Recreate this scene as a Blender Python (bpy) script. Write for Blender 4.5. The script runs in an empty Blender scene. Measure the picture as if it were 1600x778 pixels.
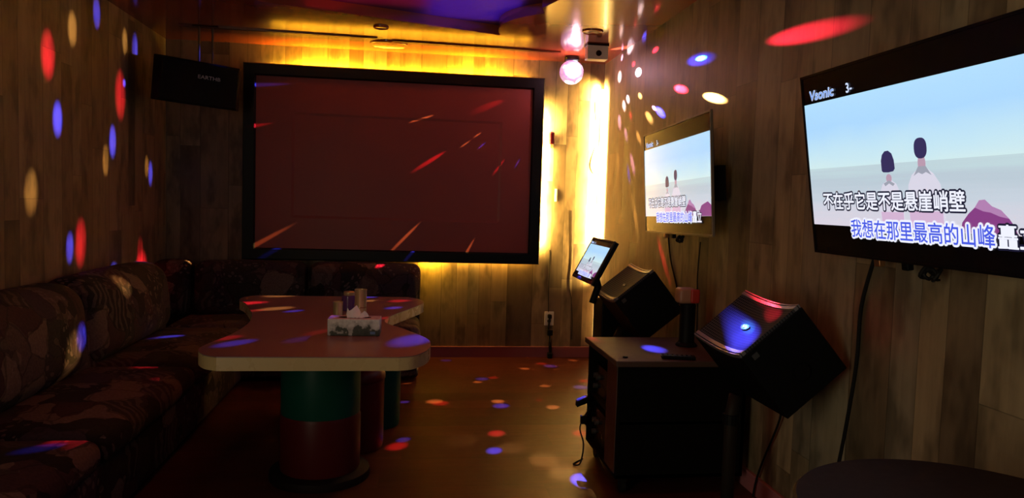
import bpy, bmesh, math, random
from mathutils import Vector, Matrix
random.seed(7)
C = bpy.context.scene.collection
sc = bpy.context.scene
PI = math.pi
R = math.radians

# ------------------------------------------------------------------ light levels
DOOR_P, RED_P, LED_T, LED_S, LED_B, LED_C, LED_K = 33.0, 5.6, 27.0, 150.0, 5.0, 85.0, 55.0
BLUE_P, PLUM_P = 2.0, 0.6
BEAM_GAIN, GLOW_P, TV_E, BALL_E = 1.0, 4.0, 1.0, 2.0

# ------------------------------------------------------------------ camera
D, XL, XR, ZC = 6.34, -1.968, 1.661, 2.581          # back wall, left wall, right wall, ceiling
cam_d = bpy.data.cameras.new('camera'); cam = bpy.data.objects.new('camera', cam_d); C.objects.link(cam)
YAW, PITCH, ROLL, F = 0.13955, 0.06229, 0.03038, 1151.57
fw = Vector((math.sin(YAW)*math.cos(PITCH), math.cos(YAW)*math.cos(PITCH), -math.sin(PITCH)))
rt = Vector((math.cos(YAW), -math.sin(YAW), 0)); up = rt.cross(fw)
r2 = math.cos(ROLL)*rt + math.sin(ROLL)*up; u2 = -math.sin(ROLL)*rt + math.cos(ROLL)*up
M = Matrix((r2, u2, -fw)).transposed().to_4x4(); M.translation = (0, 0, 1.35)
cam.matrix_world = M
cam_d.sensor_fit = 'HORIZONTAL'; cam_d.sensor_width = 36; cam_d.lens = F/1600*36
cam_d.clip_start = 0.02
sc.camera = cam

# ------------------------------------------------------------------ world, exposure, lights
w = bpy.data.worlds.new('dark'); sc.world = w; w.use_nodes = True
w.node_tree.nodes['Background'].inputs[0].default_value = (0.01, 0.008, 0.007, 1)
w.node_tree.nodes['Background'].inputs[1].default_value = 0.2
sc.view_settings.view_transform = 'Standard'
sc.view_settings.look = 'None'
sc.view_settings.exposure = 0.0
sc.view_settings.gamma = 1.0
sc.view_settings.use_curve_mapping = False
try:
    sc.cycles.use_denoising = True
    sc.cycles.max_bounces = 8
    sc.cycles.sample_clamp_indirect = 6
except Exception:
    pass

def area_light(name, loc, direction, sx, sy, power, color, spread=180):
    l = bpy.data.lights.new(name, 'AREA'); l.shape = 'RECTANGLE'; l.size = sx; l.size_y = sy
    l.energy = power; l.color = color; l.spread = R(spread)
    o = bpy.data.objects.new(name, l); C.objects.link(o); o.location = loc
    d = Vector(direction)
    o.rotation_euler = d.to_track_quat('-Z', 'Y').to_euler()
    return o

# pale spill from the open doorway in the left wall, behind the viewer
area_light('doorway_light', (XL-0.04, -0.35, 1.12), (1, 0.35, 0.0), 0.85, 2.0, DOOR_P, (1.0, 0.90, 0.62))
# two unseen fill lamps added to tint the recess, then the red cove light
area_light('recess_fill_blue', (0.40, 5.05, 2.592), (-0.1, 0.0, 1), 0.6, 0.6, BLUE_P, (0.10, 0.05, 1.0), 150)
area_light('recess_fill_plum', (-0.30, 4.85, 2.592), (0, 0.0, 1), 0.8, 0.5, PLUM_P, (1.0, 0.03, 0.16), 150)
area_light('cove_light_red', (-0.2, 3.1, 2.62), (-0.12, 0, -1), 1.4, 2.6, RED_P, (1.0, 0.14, 0.07), 125)
# LED strips behind the projection screen frame
for i, (x0, x1, p) in enumerate(((-1.15, -0.95, 0.25), (-0.95, -0.45, 1.25), (-0.45, 0.3, 0.7), (0.3, 0.72, 1.7), (0.72, 1.0, 0.25))):
    area_light('screen_led_top', ((x0+x1)/2, 6.31, 2.385), (0, 0.35, 1), x1-x0, 0.02, LED_T*p*(x1-x0), (1.0, 0.50, 0.015))
area_light('screen_led_side', (1.095, 6.285, 1.58), (0.25, 0.97, 0), 0.02, 1.15, LED_S, (1.0, 0.62, 0.14), 150)
area_light('screen_led_bottom', (0.19, 6.30, 0.85), (0, 0.4, -1), 0.16, 0.02, LED_B*0.5, (1.0, 0.55, 0.03))
area_light('screen_led_bottom', (0.6, 6.30, 0.85), (0, 0.4, -1), 0.9, 0.02, LED_B*0.5, (1.0, 0.50, 0.06))
# LED channel in the far right corner
area_light('corner_led', (XR-0.085, D-0.03, 1.62), (1.0, -0.15, 0), 0.02, 1.5, LED_C, (1.0, 0.66, 0.20), 110)
area_light('corner_led_low', (XR-0.05, D-0.03, 0.55), (1.0, -0.1, 0), 0.02, 0.7, LED_C*0.08, (1.0, 0.62, 0.2), 110)
area_light('corner_led_back', (XR-0.03, D-0.07, 1.55), (-0.65, 0.75, 0), 0.02, 1.7, LED_K, (1.0, 0.62, 0.16), 90)

# beams thrown by the disco lamp: target on the surface, colour, cone in degrees, power
BALL = Vector((1.31, 6.09, 2.45))
COL = {'r': (1.0, 0.02, 0.045), 'b': (0.06, 0.06, 1.0), 'a': (1.0, 0.52, 0.14), 'w': (1.0, 0.72, 0.85), 'c': (0.05, 0.5, 1.0), 'p': (1.0, 0.45, 0.85)}
BEAMS = [
    (-1.968, 4.385, 2.081, 'r', 2.67, 1542.0), (-1.968, 4.681, 2.285, 'a', 2.16, 768.0), (-1.968, 5.021, 2.46, 'b', 2.09, 2659.0),
    (-1.968, 5.482, 2.379, 'a', 2.04, 625.0), (-1.968, 5.674, 2.365, 'b', 2.5, 2342.0), (-1.968, 5.4, 2.005, 'r', 3.63, 852.0),
    (-1.968, 4.49, 1.743, 'b', 1.97, 3802.0), (-1.968, 5.266, 1.678, 'b', 2.28, 2896.0), (-1.968, 5.15, 1.549, 'a', 2.08, 634.0),
    (-1.968, 5.906, 1.541, 'a', 1.8, 667.0), (-1.968, 5.989, 1.491, 'b', 2.0, 2217.0), (-1.968, 4.191, 1.331, 'a', 2.2, 742.0),
    (-1.968, 4.774, 1.035, 'r', 2.68, 1327.0), (-1.968, 4.629, 1.01, 'b', 1.66, 3751.0), (-1.968, 5.771, 0.889, 'r', 2.41, 583.0),
    (-1.68, 3.847, 0.575, 'b', 1.47, 4456.0), (-1.68, 3.729, 0.516, 'a', 2.03, 1442.0), (-1.72, 4.493, 0.762, 'a', 2.01, 1016.0),
    (-1.826, 5.306, 0.86, 'b', 1.87, 4465.0), (-1.82, 5.812, 0.86, 'r', 3.05, 2168.0), (-1.77, 6.0, 0.772, 'a', 0.38, 4861.0),
    (-1.284, 4.176, 0.44, 'r', 1.96, 2512.0), (-1.498, 4.872, 0.44, 'b', 1.43, 2967.0), (-1.14, 3.016, 0.498, 'r', 1.05, 1589.0),
    (-1.229, 2.938, 0.44, 'r', 0.68, 2417.0), (-1.274, 2.813, 0.44, 'b', 0.93, 1802.0), (-0.252, 5.95, 0.788, 'r', 1.1, 4294.0),
    (-1.283, 5.6, 2.168, 'b', 0.83, 4054.0), (0.422, 6.2, 1.855, 'r', 1.22, 741.0), (0.346, 6.2, 2.116, 'a', 0.61, 775.0),
    (0.228, 6.2, 1.31, 'a', 0.48, 1715.0), (0.645, 6.2, 1.215, 'a', 0.28, 1173.0), (-0.776, 6.2, 1.218, 'a', 0.24, 2903.0),
    (-1.026, 6.2, 0.945, 'b', 0.27, 10279.0), (-0.937, 6.2, 1.974, 'r', 0.16, 3480.0), (0.724, 6.2, 2.033, 'a', 0.57, 276.0),
    (0.645, 6.2, 1.971, 'a', 0.43, 325.0), (0.753, 6.2, 1.965, 'b', 0.63, 574.0), (0.861, 6.2, 1.82, 'r', 1.03, 200.0),
    (0.778, 6.2, 2.217, 'r', 4.25, 37.0), (0.05, 6.2, 0.936, 'b', 0.15, 7383.0), (1.039, 6.18, 1.949, 'b', 0.84, 323.0),
    (-0.408, 6.18, 2.305, 'b', 0.15, 3395.0), (1.661, 5.712, 2.145, 'w', 6.98, 169.0), (1.661, 5.873, 2.396, 'w', 14.19, 57.0),
    (1.661, 5.375, 2.348, 'w', 4.11, 540.0), (1.661, 5.601, 2.586, 'w', 10.51, 147.0), (1.661, 4.997, 2.437, 'r', 1.82, 545.0),
    (1.661, 4.166, 2.224, 'c', 0.71, 5578.0), (1.661, 4.194, 2.222, 'b', 1.9, 202.0), (1.661, 4.478, 2.093, 'r', 1.48, 1441.0),
    (1.661, 3.953, 1.967, 'a', 1.13, 3538.0), (1.661, 3.008, 2.113, 'r', 1.3, 2367.0), (1.661, 4.848, 1.994, 'b', 2.04, 2131.0),
    (1.661, 4.972, 2.035, 'p', 1.09, 1686.0), (1.661, 5.076, 1.984, 'a', 2.71, 518.0), (1.661, 5.613, 2.182, 'w', 5.09, 215.0),
    (1.661, 5.822, 2.031, 'p', 7.77, 106.0), (1.661, 5.627, 1.911, 'p', 4.47, 233.0), (1.661, 5.295, 1.859, 'a', 2.84, 251.0),
    (1.661, 4.66, 1.019, 'r', 1.67, 1167.0), (1.661, 5.428, 1.678, 'p', 3.47, 291.0), (1.661, 5.312, 1.293, 'a', 3.01, 374.0),
    (1.661, 5.518, 1.609, 'b', 3.08, 259.0), (1.661, 5.83, 1.697, 'a', 5.3, 95.0), (1.661, 5.528, 2.049, 'r', 3.64, 126.0),
    (1.661, 5.498, 2.431, 'r', 3.43, 98.0), (1.661, 4.683, 2.551, 'a', 4.4, 132.0), (1.661, 5.185, 2.601, 'b', 5.5, 131.0),
    (1.661, 5.82, 2.539, 'p', 7.01, 81.0), (1.661, 5.305, 2.164, 'a', 2.5, 241.0), (0.335, 6.2, 0.0, 'b', 1.74, 1139.0),
    (1.135, 6.076, 0.0, 'r', 2.07, 398.0), (1.194, 5.978, 0.0, 'b', 2.35, 1101.0), (0.962, 5.885, 0.0, 'a', 1.73, 868.0),
    (1.435, 6.203, 0.0, 'a', 1.8, 630.0), (0.576, 5.541, 0.0, 'b', 1.87, 1553.0), (0.67, 5.581, 0.0, 'r', 1.61, 555.0),
    (0.533, 5.441, 0.0, 'a', 1.29, 792.0), (1.362, 5.469, 0.0, 'r', 1.82, 607.0), (1.291, 5.274, 0.0, 'b', 2.33, 1494.0),
    (1.028, 5.317, 0.0, 'a', 1.57, 734.0), (0.195, 4.916, 0.0, 'a', 1.76, 1436.0), (0.232, 4.868, 0.0, 'r', 1.85, 958.0),
    (0.624, 4.905, 0.0, 'a', 1.63, 1254.0), (0.632, 4.794, 0.0, 'b', 1.89, 2303.0), (0.912, 4.93, 0.0, 'r', 1.16, 663.0),
    (0.976, 4.753, 0.0, 'a', 1.71, 1417.0), (-0.006, 4.906, 0.0, 'b', 0.99, 2396.0), (-0.0, 5.43, 0.0, 'a', 1.34, 991.0),
    (0.534, 4.213, 0.0, 'r', 1.55, 1558.0), (1.024, 4.192, 0.0, 'r', 1.41, 1458.0), (0.485, 3.914, 0.0, 'b', 1.23, 3827.0),
    (-0.007, 4.12, 0.0, 'b', 1.03, 2945.0), (-0.038, 4.012, 0.0, 'r', 1.52, 2044.0), (0.878, 3.463, 0.0, 'b', 1.7, 7044.0),
    (0.733, 3.76, 0.0, 'a', 2.4, 286.0), (0.589, 3.951, 0.0, 'a', 2.38, 210.0), (0.797, 3.571, 0.0, 'a', 2.37, 349.0),
    (0.316, 4.094, -0.0, 'a', 3.02, 129.0), (0.91, 3.301, 0.0, 'a', 1.12, 221.0), (1.038, 3.823, 0.64, 'r', 2.36, 450.0),
    (1.233, 3.532, 0.64, 'b', 1.79, 3099.0), (-0.79, 4.794, 0.72, 'a', 2.25, 875.0), (-0.726, 4.242, 0.72, 'a', 1.79, 1096.0),
    (-0.821, 4.163, 0.72, 'r', 1.11, 803.0), (-0.619, 4.153, 0.72, 'b', 1.04, 1664.0), (-0.784, 3.349, 0.72, 'r', 1.05, 1224.0),
    (-0.721, 3.233, 0.72, 'b', 1.26, 2201.0), (0.027, 3.323, 0.72, 'b', 2.39, 1854.0), (-0.464, 3.327, 0.72, 'b', 1.29, 377.0),
    (-0.05, 4.618, 0.72, 'r', 2.07, 692.0), (-0.238, 4.602, 0.72, 'a', 1.36, 670.0), (-0.24, 4.784, 0.72, 'b', 1.43, 1395.0),
    (-0.079, 4.313, 0.72, 'b', 1.45, 1129.0), (-0.122, 3.935, 0.72, 'r', 0.97, 642.0), (-0.402, 3.504, 0.72, 'r', 1.5, 358.0),
    (-0.249, 3.845, 0.72, 'p', 2.3, 649.0), (0.079, 4.939, 0.6, 'r', 1.94, 334.0), (1.285, 2.72, 0.888, 'b', 1.75, 5080.0),
    (1.48, 2.72, 0.951, 'r', 1.79, 1769.0), (1.386, 2.72, 0.99, 'r', 0.93, 968.0), (1.321, 2.72, 0.901, 'c', 0.46, 1494.0),
]

for (x, y, z, k, ang, pw) in BEAMS:
    l = bpy.data.lights.new('disco_beam', 'SPOT'); d = (Vector((x, y, z))-BALL).normalized()
    l.energy = pw*BEAM_GAIN; l.color = COL[k]; l.spot_size = R(max(1.0, ang*1.45)); l.spot_blend = 1.0; l.shadow_soft_size = 0.002
    o = bpy.data.objects.new('disco_beam', l); C.objects.link(o)
    if x < -1.9: o.scale = (0.70, 1.30, 1.0)            # the lenses throw upright ovals on the left wall
    o.location = BALL + d*0.108; o.rotation_euler = d.to_track_quat('-Z', 'Y').to_euler()
l = bpy.data.lights.new('disco_glow', 'POINT'); l.energy = GLOW_P; l.color = (1.0, 0.48, 0.62); l.shadow_soft_size = 0.03
o = bpy.data.objects.new('disco_glow', l); C.objects.link(o); o.location = (1.30, 5.93, 2.45)

# ------------------------------------------------------------------ materials
def mat(name, base=(0.5, 0.5, 0.5), rough=0.5, metal=0.0, ior=1.5, spec=None, emit=None, estr=0.0, coat=0.0, bump=None):
    m = bpy.data.materials.new(name); m.use_nodes = True
    nt = m.node_tree; b = nt.nodes['Principled BSDF']
    b.inputs['Base Color'].default_value = (*base, 1); b.inputs['Roughness'].default_value = rough
    b.inputs['Metallic'].default_value = metal; b.inputs['IOR'].default_value = ior
    if spec is not None: b.inputs['Specular IOR Level'].default_value = spec
    if emit: b.inputs['Emission Color'].default_value = (*emit, 1); b.inputs['Emission Strength'].default_value = estr
    b.inputs['Coat Weight'].default_value = coat
    # a little wear: fine noise on the roughness and, if asked, a bump
    tc = nt.nodes.new('ShaderNodeTexCoord'); nz = nt.nodes.new('ShaderNodeTexNoise')
    nz.inputs['Scale'].default_value = 18 if not bump else bump[0]; nz.inputs['Detail'].default_value = 4
    nt.links.new(tc.outputs['Object'], nz.inputs['Vector'])
    mr = nt.nodes.new('ShaderNodeMapRange'); mr.inputs[3].default_value = max(0, rough-0.06); mr.inputs[4].default_value = min(1, rough+0.06)
    nt.links.new(nz.outputs['Fac'], mr.inputs[0]); nt.links.new(mr.outputs[0], b.inputs['Roughness'])
    if bump:
        bp = nt.nodes.new('ShaderNodeBump'); bp.inputs['Strength'].default_value = bump[1]; bp.inputs['Distance'].default_value = bump[2]
        nt.links.new(nz.outputs['Fac'], bp.inputs['Height']); nt.links.new(bp.outputs[0], b.inputs['Normal'])
    return m

class NT:
    """shorthand for wiring shader maths"""
    def __init__(s, m): s.nt = m.node_tree
    def node(s, t, **kw):
        n = s.nt.nodes.new(t)
        for k, v in kw.items(): setattr(n, k, v)
        return n
    def put(s, inp, v):
        if hasattr(v, 'is_output'): s.nt.links.new(v, inp)
        else: inp.default_value = v
    def m(s, op, a, b=None, c=None):
        n = s.node('ShaderNodeMath', operation=op); s.put(n.inputs[0], a)
        if b is not None: s.put(n.inputs[1], b)
        if c is not None: s.put(n.inputs[2], c)
        return n.outputs[0]
    def xyz(s, x, y, z):
        n = s.node('ShaderNodeCombineXYZ'); s.put(n.inputs[0], x); s.put(n.inputs[1], y); s.put(n.inputs[2], z); return n.outputs[0]
    def sep(s, v):
        n = s.node('ShaderNodeSeparateXYZ'); s.put(n.inputs[0], v); return n.outputs
    def ramp(s, f, stops, const=False):
        n = s.node('ShaderNodeValToRGB'); e = n.color_ramp.elements
        if const: n.color_ramp.interpolation = 'CONSTANT'
        while len(e) < len(stops): e.new(0.5)
        for k, (p, c) in enumerate(stops): e[k].position = p; e[k].color = (*c, 1)
        s.put(n.inputs[0], f); return n.outputs[0]
    def mix(s, f, a, b, mode='MIX'):
        n = s.node('ShaderNodeMix', data_type='RGBA', blend_type=mode)
        s.put(n.inputs[0], f); s.put(n.inputs[6], a if hasattr(a, 'is_output') else (*a, 1)); s.put(n.inputs[7], b if hasattr(b, 'is_output') else (*b, 1))
        return n.outputs[2]
    def noise(s, vec, scale, detail=3, rough=0.5):
        n = s.node('ShaderNodeTexNoise'); s.put(n.inputs['Vector'], vec); n.inputs['Scale'].default_value = scale
        n.inputs['Detail'].default_value = detail; n.inputs['Roughness'].default_value = rough; return n.outputs['Fac']
    def white(s, vec, dim='2D'):
        n = s.node('ShaderNodeTexWhiteNoise', noise_dimensions=dim)
        s.put(n.inputs['Vector' if dim != '1D' else 'W'], vec); return n.outputs['Value']
    def obj(s): return s.node('ShaderNodeTexCoord').outputs['Object']

def plank_material(name, along, width, length, stops, rough, seam=0.45, knots=0.5, ior=1.5, seed=0.0, warp=0.06):
    """planks: `along` = which coordinate runs along the plank (2 vertical) and which across"""
    m = mat(name, rough=rough, ior=ior); t = NT(m); b = m.node_tree.nodes['Principled BSDF']
    c = t.sep(t.obj()); u, v = c[along[1]], c[along[0]]
    u = t.m('ADD', u, seed)
    uw = t.m('ADD', u, t.m('MULTIPLY', t.m('SINE', t.m('MULTIPLY', u, 7.3)), warp))
    q = t.m('DIVIDE', uw, width); i = t.m('FLOOR', q); fu = t.m('FRACT', q)
    ri = t.white(i, '1D')
    qq = t.m('DIVIDE', t.m('ADD', v, t.m('MULTIPLY', ri, 5.0)), length); j = t.m('FLOOR', qq); fv = t.m('FRACT', qq)
    val = t.white(t.xyz(i, j, 0.0), '2D')
    col = t.ramp(val, stops)
    g1 = t.noise(t.xyz(t.m('MULTIPLY', u, 30.0), t.m('MULTIPLY', v, 1.6), t.m('MULTIPLY', val, 60.0)), 1.0, 4, 0.6)
    g2 = t.noise(t.xyz(t.m('MULTIPLY', u, 7.0), t.m('MULTIPLY', v, 2.6), t.m('MULTIPLY', val, 31.0)), 1.0, 3, 0.6)
    gr = t.m('ADD', t.m('MULTIPLY', g1, 0.7), 0.62)
    kn = t.node('ShaderNodeMapRange'); t.put(kn.inputs[0], g2); kn.inputs[1].default_value = 0.36; kn.inputs[2].default_value = 0.52
    kn.inputs[3].default_value = 1-knots; kn.inputs[4].default_value = 1.0
    gr = t.m('MULTIPLY', gr, kn.outputs[0])
    g3 = t.noise(t.xyz(t.m('MULTIPLY', u, 2.2), t.m('MULTIPLY', v, 1.5), t.m('MULTIPLY', val, 9.0)), 1.0, 4, 0.65)
    gr = t.m('MULTIPLY', gr, t.m('ADD', t.m('MULTIPLY', g3, 1.3*min(1.0, knots*2)), 1.0-0.65*min(1.0, knots*2)))
    su = t.m('GREATER_THAN', t.m('ABSOLUTE', t.m('SUBTRACT', fu, 0.5)), 0.5-0.0022/width)
    sv = t.m('GREATER_THAN', t.m('ABSOLUTE', t.m('SUBTRACT', fv, 0.5)), 0.5-0.0016/length)
    gr = t.m('MULTIPLY', gr, t.m('SUBTRACT', 1.0, t.m('MULTIPLY', t.m('MAXIMUM', su, sv), seam)))
    n = t.node('ShaderNodeVectorMath', operation='SCALE'); t.put(n.inputs[0], col); t.put(n.inputs['Scale'], gr)
    t.put(b.inputs['Base Color'], n.outputs[0])
    bp = t.node('ShaderNodeBump'); bp.inputs['Strength'].default_value = 0.15; bp.inputs['Distance'].default_value = 0.002
    t.put(bp.inputs['Height'], gr); t.put(b.inputs['Normal'], bp.outputs[0])
    return m

WOOD = ((0.0, (0.125, 0.087, 0.052)), (0.15, (0.19, 0.133, 0.077)), (0.45, (0.255, 0.182, 0.104)), (0.75, (0.33, 0.245, 0.140)), (0.92, (0.24, 0.19, 0.125)), (1.0, (0.15, 0.12, 0.085)))
m_wall_back = plank_material('reclaimed plank laminate back', (2, 0), 0.135, 1.25, WOOD, 0.5, seed=0.31)
m_wall_side = plank_material('reclaimed plank laminate sides', (2, 1), 0.175, 1.3, WOOD, 0.5, seed=2.17)
m_floor = plank_material('dark laminate floor', (0, 1), 0.19, 1.2, ((0.0, (0.060, 0.015, 0.008)), (0.5, (0.080, 0.020, 0.011)), (1.0, (0.105, 0.028, 0.015))), 0.42, seam=0.25, knots=0.2, warp=0.0)
m_floor.node_tree.nodes['Principled BSDF'].inputs['Specular IOR Level'].default_value = 0.14

def ceiling_material(name, base, rough, ior, ani=0.0):
    m = mat(name, base, rough, ior=ior); return m
m_ceil = ceiling_material('red lacquered ceiling', (0.42, 0.085, 0.030), 0.13, 2.25)
m_recess = mat('plum painted recess', (0.13, 0.03, 0.10), 0.6, spec=0.12)
m_skirt = mat('rose painted skirting', (0.36, 0.12, 0.13), 0.35)
m_black = mat('satin black', (0.004, 0.004, 0.0045), 0.55, spec=0.10)
m_blackgloss = mat('gloss black plastic', (0.004, 0.004, 0.005), 0.25, spec=0.25)
m_frame = mat('black velvet frame', (0.005, 0.005, 0.006), 0.42, spec=0.25, bump=(160, 0.5, 0.002))
m_screen = mat('projection fabric', (0.33, 0.075, 0.065), 0.42, spec=0.3, bump=(500, 0.08, 0.0005))  # red of the room light is put into the fabric's base colour
m_cab = mat('black cabinet board', (0.004, 0.0035, 0.0035), 0.6, spec=0.06)
m_cabtop = mat('brown cabinet top', (0.070, 0.040, 0.030), 0.5, spec=0.15)
m_cabside = mat('dark mahogany board', (0.05, 0.018, 0.012), 0.4)
m_metal = mat('brushed steel', (0.5, 0.5, 0.5), 0.3, 1.0)
m_rim = mat('silver grille rim', (0.22, 0.20, 0.20), 0.35, 0.5)
m_tvedge = mat('bronze grey television edge', (0.25, 0.22, 0.19), 0.35, 0.6)
m_white = mat('white plastic', (0.80, 0.76, 0.68), 0.35)
m_grey = mat('charcoal plastic', (0.04, 0.04, 0.04), 0.45)
m_table = mat('speckled rose laminate', (0.20, 0.125, 0.115), 0.30, bump=(300, 0.03, 0.0004))
m_edge = mat('tan edge band', (0.50, 0.36, 0.17), 0.28)
m_green = mat('bottle green vinyl', (0.004, 0.060, 0.042), 0.45, spec=0.2)
m_red = mat('maroon vinyl', (0.085, 0.007, 0.008), 0.42, spec=0.2)
m_dark = mat('dark plinth', (0.012, 0.006, 0.006), 0.6, spec=0.15)
m_gold = mat('champagne metal', (0.62, 0.50, 0.24), 0.35, 0.55)
m_goldred = mat('copper metal', (0.45, 0.22, 0.10), 0.3, 0.8)
m_purple = mat('violet glass', (0.13, 0.06, 0.20), 0.15)
m_tissue = mat('white tissue', (0.75, 0.72, 0.74), 0.8)
m_redfoam = mat('red plastic lens', (0.40, 0.028, 0.014), 0.45)
m_tan = mat('tan plastic', (0.36, 0.17, 0.10), 0.45)
m_darkred = mat('dark red plastic', (0.16, 0.012, 0.025), 0.25)
m_cable = mat('black rubber', (0.007, 0.006, 0.006), 0.6, spec=0.2)
m_cream = mat('cream cable', (0.75, 0.58, 0.28), 0.5)
m_rtable = mat('dark walnut', (0.026, 0.014, 0.009), 0.6, spec=0.10, bump=(40, 0.1, 0.001))
m_logo = mat('silver print', (0.85, 0.80, 0.88), 0.35)
m_led = mat('warm led tape', (0.8, 0.7, 0.4), 0.5, emit=(1.0, 0.72, 0.28), estr=8.0)

def emission(name, col, s):
    m = bpy.data.materials.new(name); m.use_nodes = True; nt = m.node_tree; b = nt.nodes['Principled BSDF']
    b.inputs['Base Color'].default_value = (0.01, 0.01, 0.01, 1); b.inputs['Roughness'].default_value = 0.3
    b.inputs['Emission Color'].default_value = (*col, 1); b.inputs['Emission Strength'].default_value = s
    return m

def tapestry():
    m = mat('dark patchwork tapestry', rough=0.85, spec=0.2); t = NT(m); b = m.node_tree.nodes['Principled BSDF']
    o = t.obj()
    wv = t.node('ShaderNodeTexNoise'); t.put(wv.inputs['Vector'], o); wv.inputs['Scale'].default_value = 6
    add = t.node('ShaderNodeVectorMath', operation='MULTIPLY_ADD'); t.put(add.inputs[0], wv.outputs['Color']); add.inputs[1].default_value = (0.14,)*3; t.put(add.inputs[2], o)
    vo = t.node('ShaderNodeTexVoronoi', distance='CHEBYCHEV'); t.put(vo.inputs['Vector'], add.outputs[0]); vo.inputs['Scale'].default_value = 5.6
    val = t.sep(vo.outputs['Color'])
    patch = t.ramp(val[0], ((0.0, (0.018, 0.014, 0.013)), (0.2, (0.055, 0.028, 0.028)), (0.38, (0.035, 0.032, 0.027)), (0.52, (0.085, 0.06, 0.055)), (0.66, (0.045, 0.030, 0.040)), (0.8, (0.14, 0.105, 0.085)), (0.92, (0.02, 0.018, 0.018))), True)
    # stripes inside some patches, flower-like blots inside others
    c = t.sep(add.outputs[0])
    st = t.m('GREATER_THAN', t.m('SINE', t.m('MULTIPLY', t.m('ADD', c[0], t.m('MULTIPLY', c[1], 1.0)), 105.0)), 0.2)
    st = t.m('MULTIPLY', st, t.m('GREATER_THAN', val[1], 0.78))
    col = t.mix(t.m('MULTIPLY', st, 0.5), patch, (0.13, 0.10, 0.09))
    bl = t.node('ShaderNodeTexVoronoi'); t.put(bl.inputs['Vector'], add.outputs[0]); bl.inputs['Scale'].default_value = 26
    fl = t.m('MULTIPLY', t.m('LESS_THAN', bl.outputs['Distance'], 0.33), t.m('LESS_THAN', val[1], 0.35))
    col = t.mix(t.m('MULTIPLY', fl, 0.6), col, (0.16, 0.12, 0.115))
    rim = t.node('ShaderNodeTexVoronoi', feature='DISTANCE_TO_EDGE'); t.put(rim.inputs['Vector'], add.outputs[0]); rim.inputs['Scale'].default_value = 5.6
    col = t.mix(t.m('MULTIPLY', t.m('LESS_THAN', rim.outputs['Distance'], 0.03), 0.5), col, (0.012, 0.01, 0.01))
    fine = t.noise(o, 90, 2)
    n = t.node('ShaderNodeVectorMath', operation='SCALE'); t.put(n.inputs[0], col); t.put(n.inputs['Scale'], t.m('ADD', t.m('MULTIPLY', fine, 0.85), 0.46))
    t.put(b.inputs['Base Color'], n.outputs[0])
    bp = t.node('ShaderNodeBump'); bp.inputs['Strength'].default_value = 0.4; bp.inputs['Distance'].default_value = 0.002
    t.put(bp.inputs['Height'], fine); t.put(b.inputs['Normal'], bp.outputs[0])
    return m
m_fabric = tapestry()

def perforated():
    m = mat('perforated steel grille', (0.2, 0.2, 0.2), 0.7, 0.0, spec=0.04); t = NT(m); b = m.node_tree.nodes['Principled BSDF']
    c = t.sep(t.obj())
    fx = t.m('SUBTRACT', t.m('FRACT', t.m('MULTIPLY', c[0], 84.0)), 0.5); fz = t.m('SUBTRACT', t.m('FRACT', t.m('MULTIPLY', c[2], 84.0)), 0.5)
    d = t.m('SQRT', t.m('ADD', t.m('MULTIPLY', fx, fx), t.m('MULTIPLY', fz, fz)))
    hole = t.m('LESS_THAN', d, 0.34)
    t.put(b.inputs['Base Color'], t.mix(hole, (0.050, 0.047, 0.05), (0.0015, 0.0015, 0.0015)))
    return m
m_grille = perforated()

def tissue_box_mat():
    m = mat('printed card', rough=0.5); t = NT(m); b = m.node_tree.nodes['Principled BSDF']
    o = t.obj(); c = t.sep(o)
    n1 = t.noise(o, 22, 3, 0.55); n2 = t.noise(o, 70, 2)
    edge = t.m('ADD', t.m('MULTIPLY', c[2], -7.0), t.m('MULTIPLY', n1, 1.35))      # dark ragged hills along the lower half
    col = t.ramp(edge, ((0.30, (0.62, 0.60, 0.56)), (0.46, (0.40, 0.39, 0.37)), (0.53, (0.06, 0.065, 0.05)), (0.8, (0.03, 0.035, 0.03))))
    n = t.node('ShaderNodeVectorMath', operation='SCALE'); t.put(n.inputs[0], col); t.put(n.inputs['Scale'], t.m('ADD', t.m('MULTIPLY', n2, 0.7), 0.6))
    t.put(b.inputs['Base Color'], n.outputs[0]); return m
m_box = tissue_box_mat()

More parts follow.
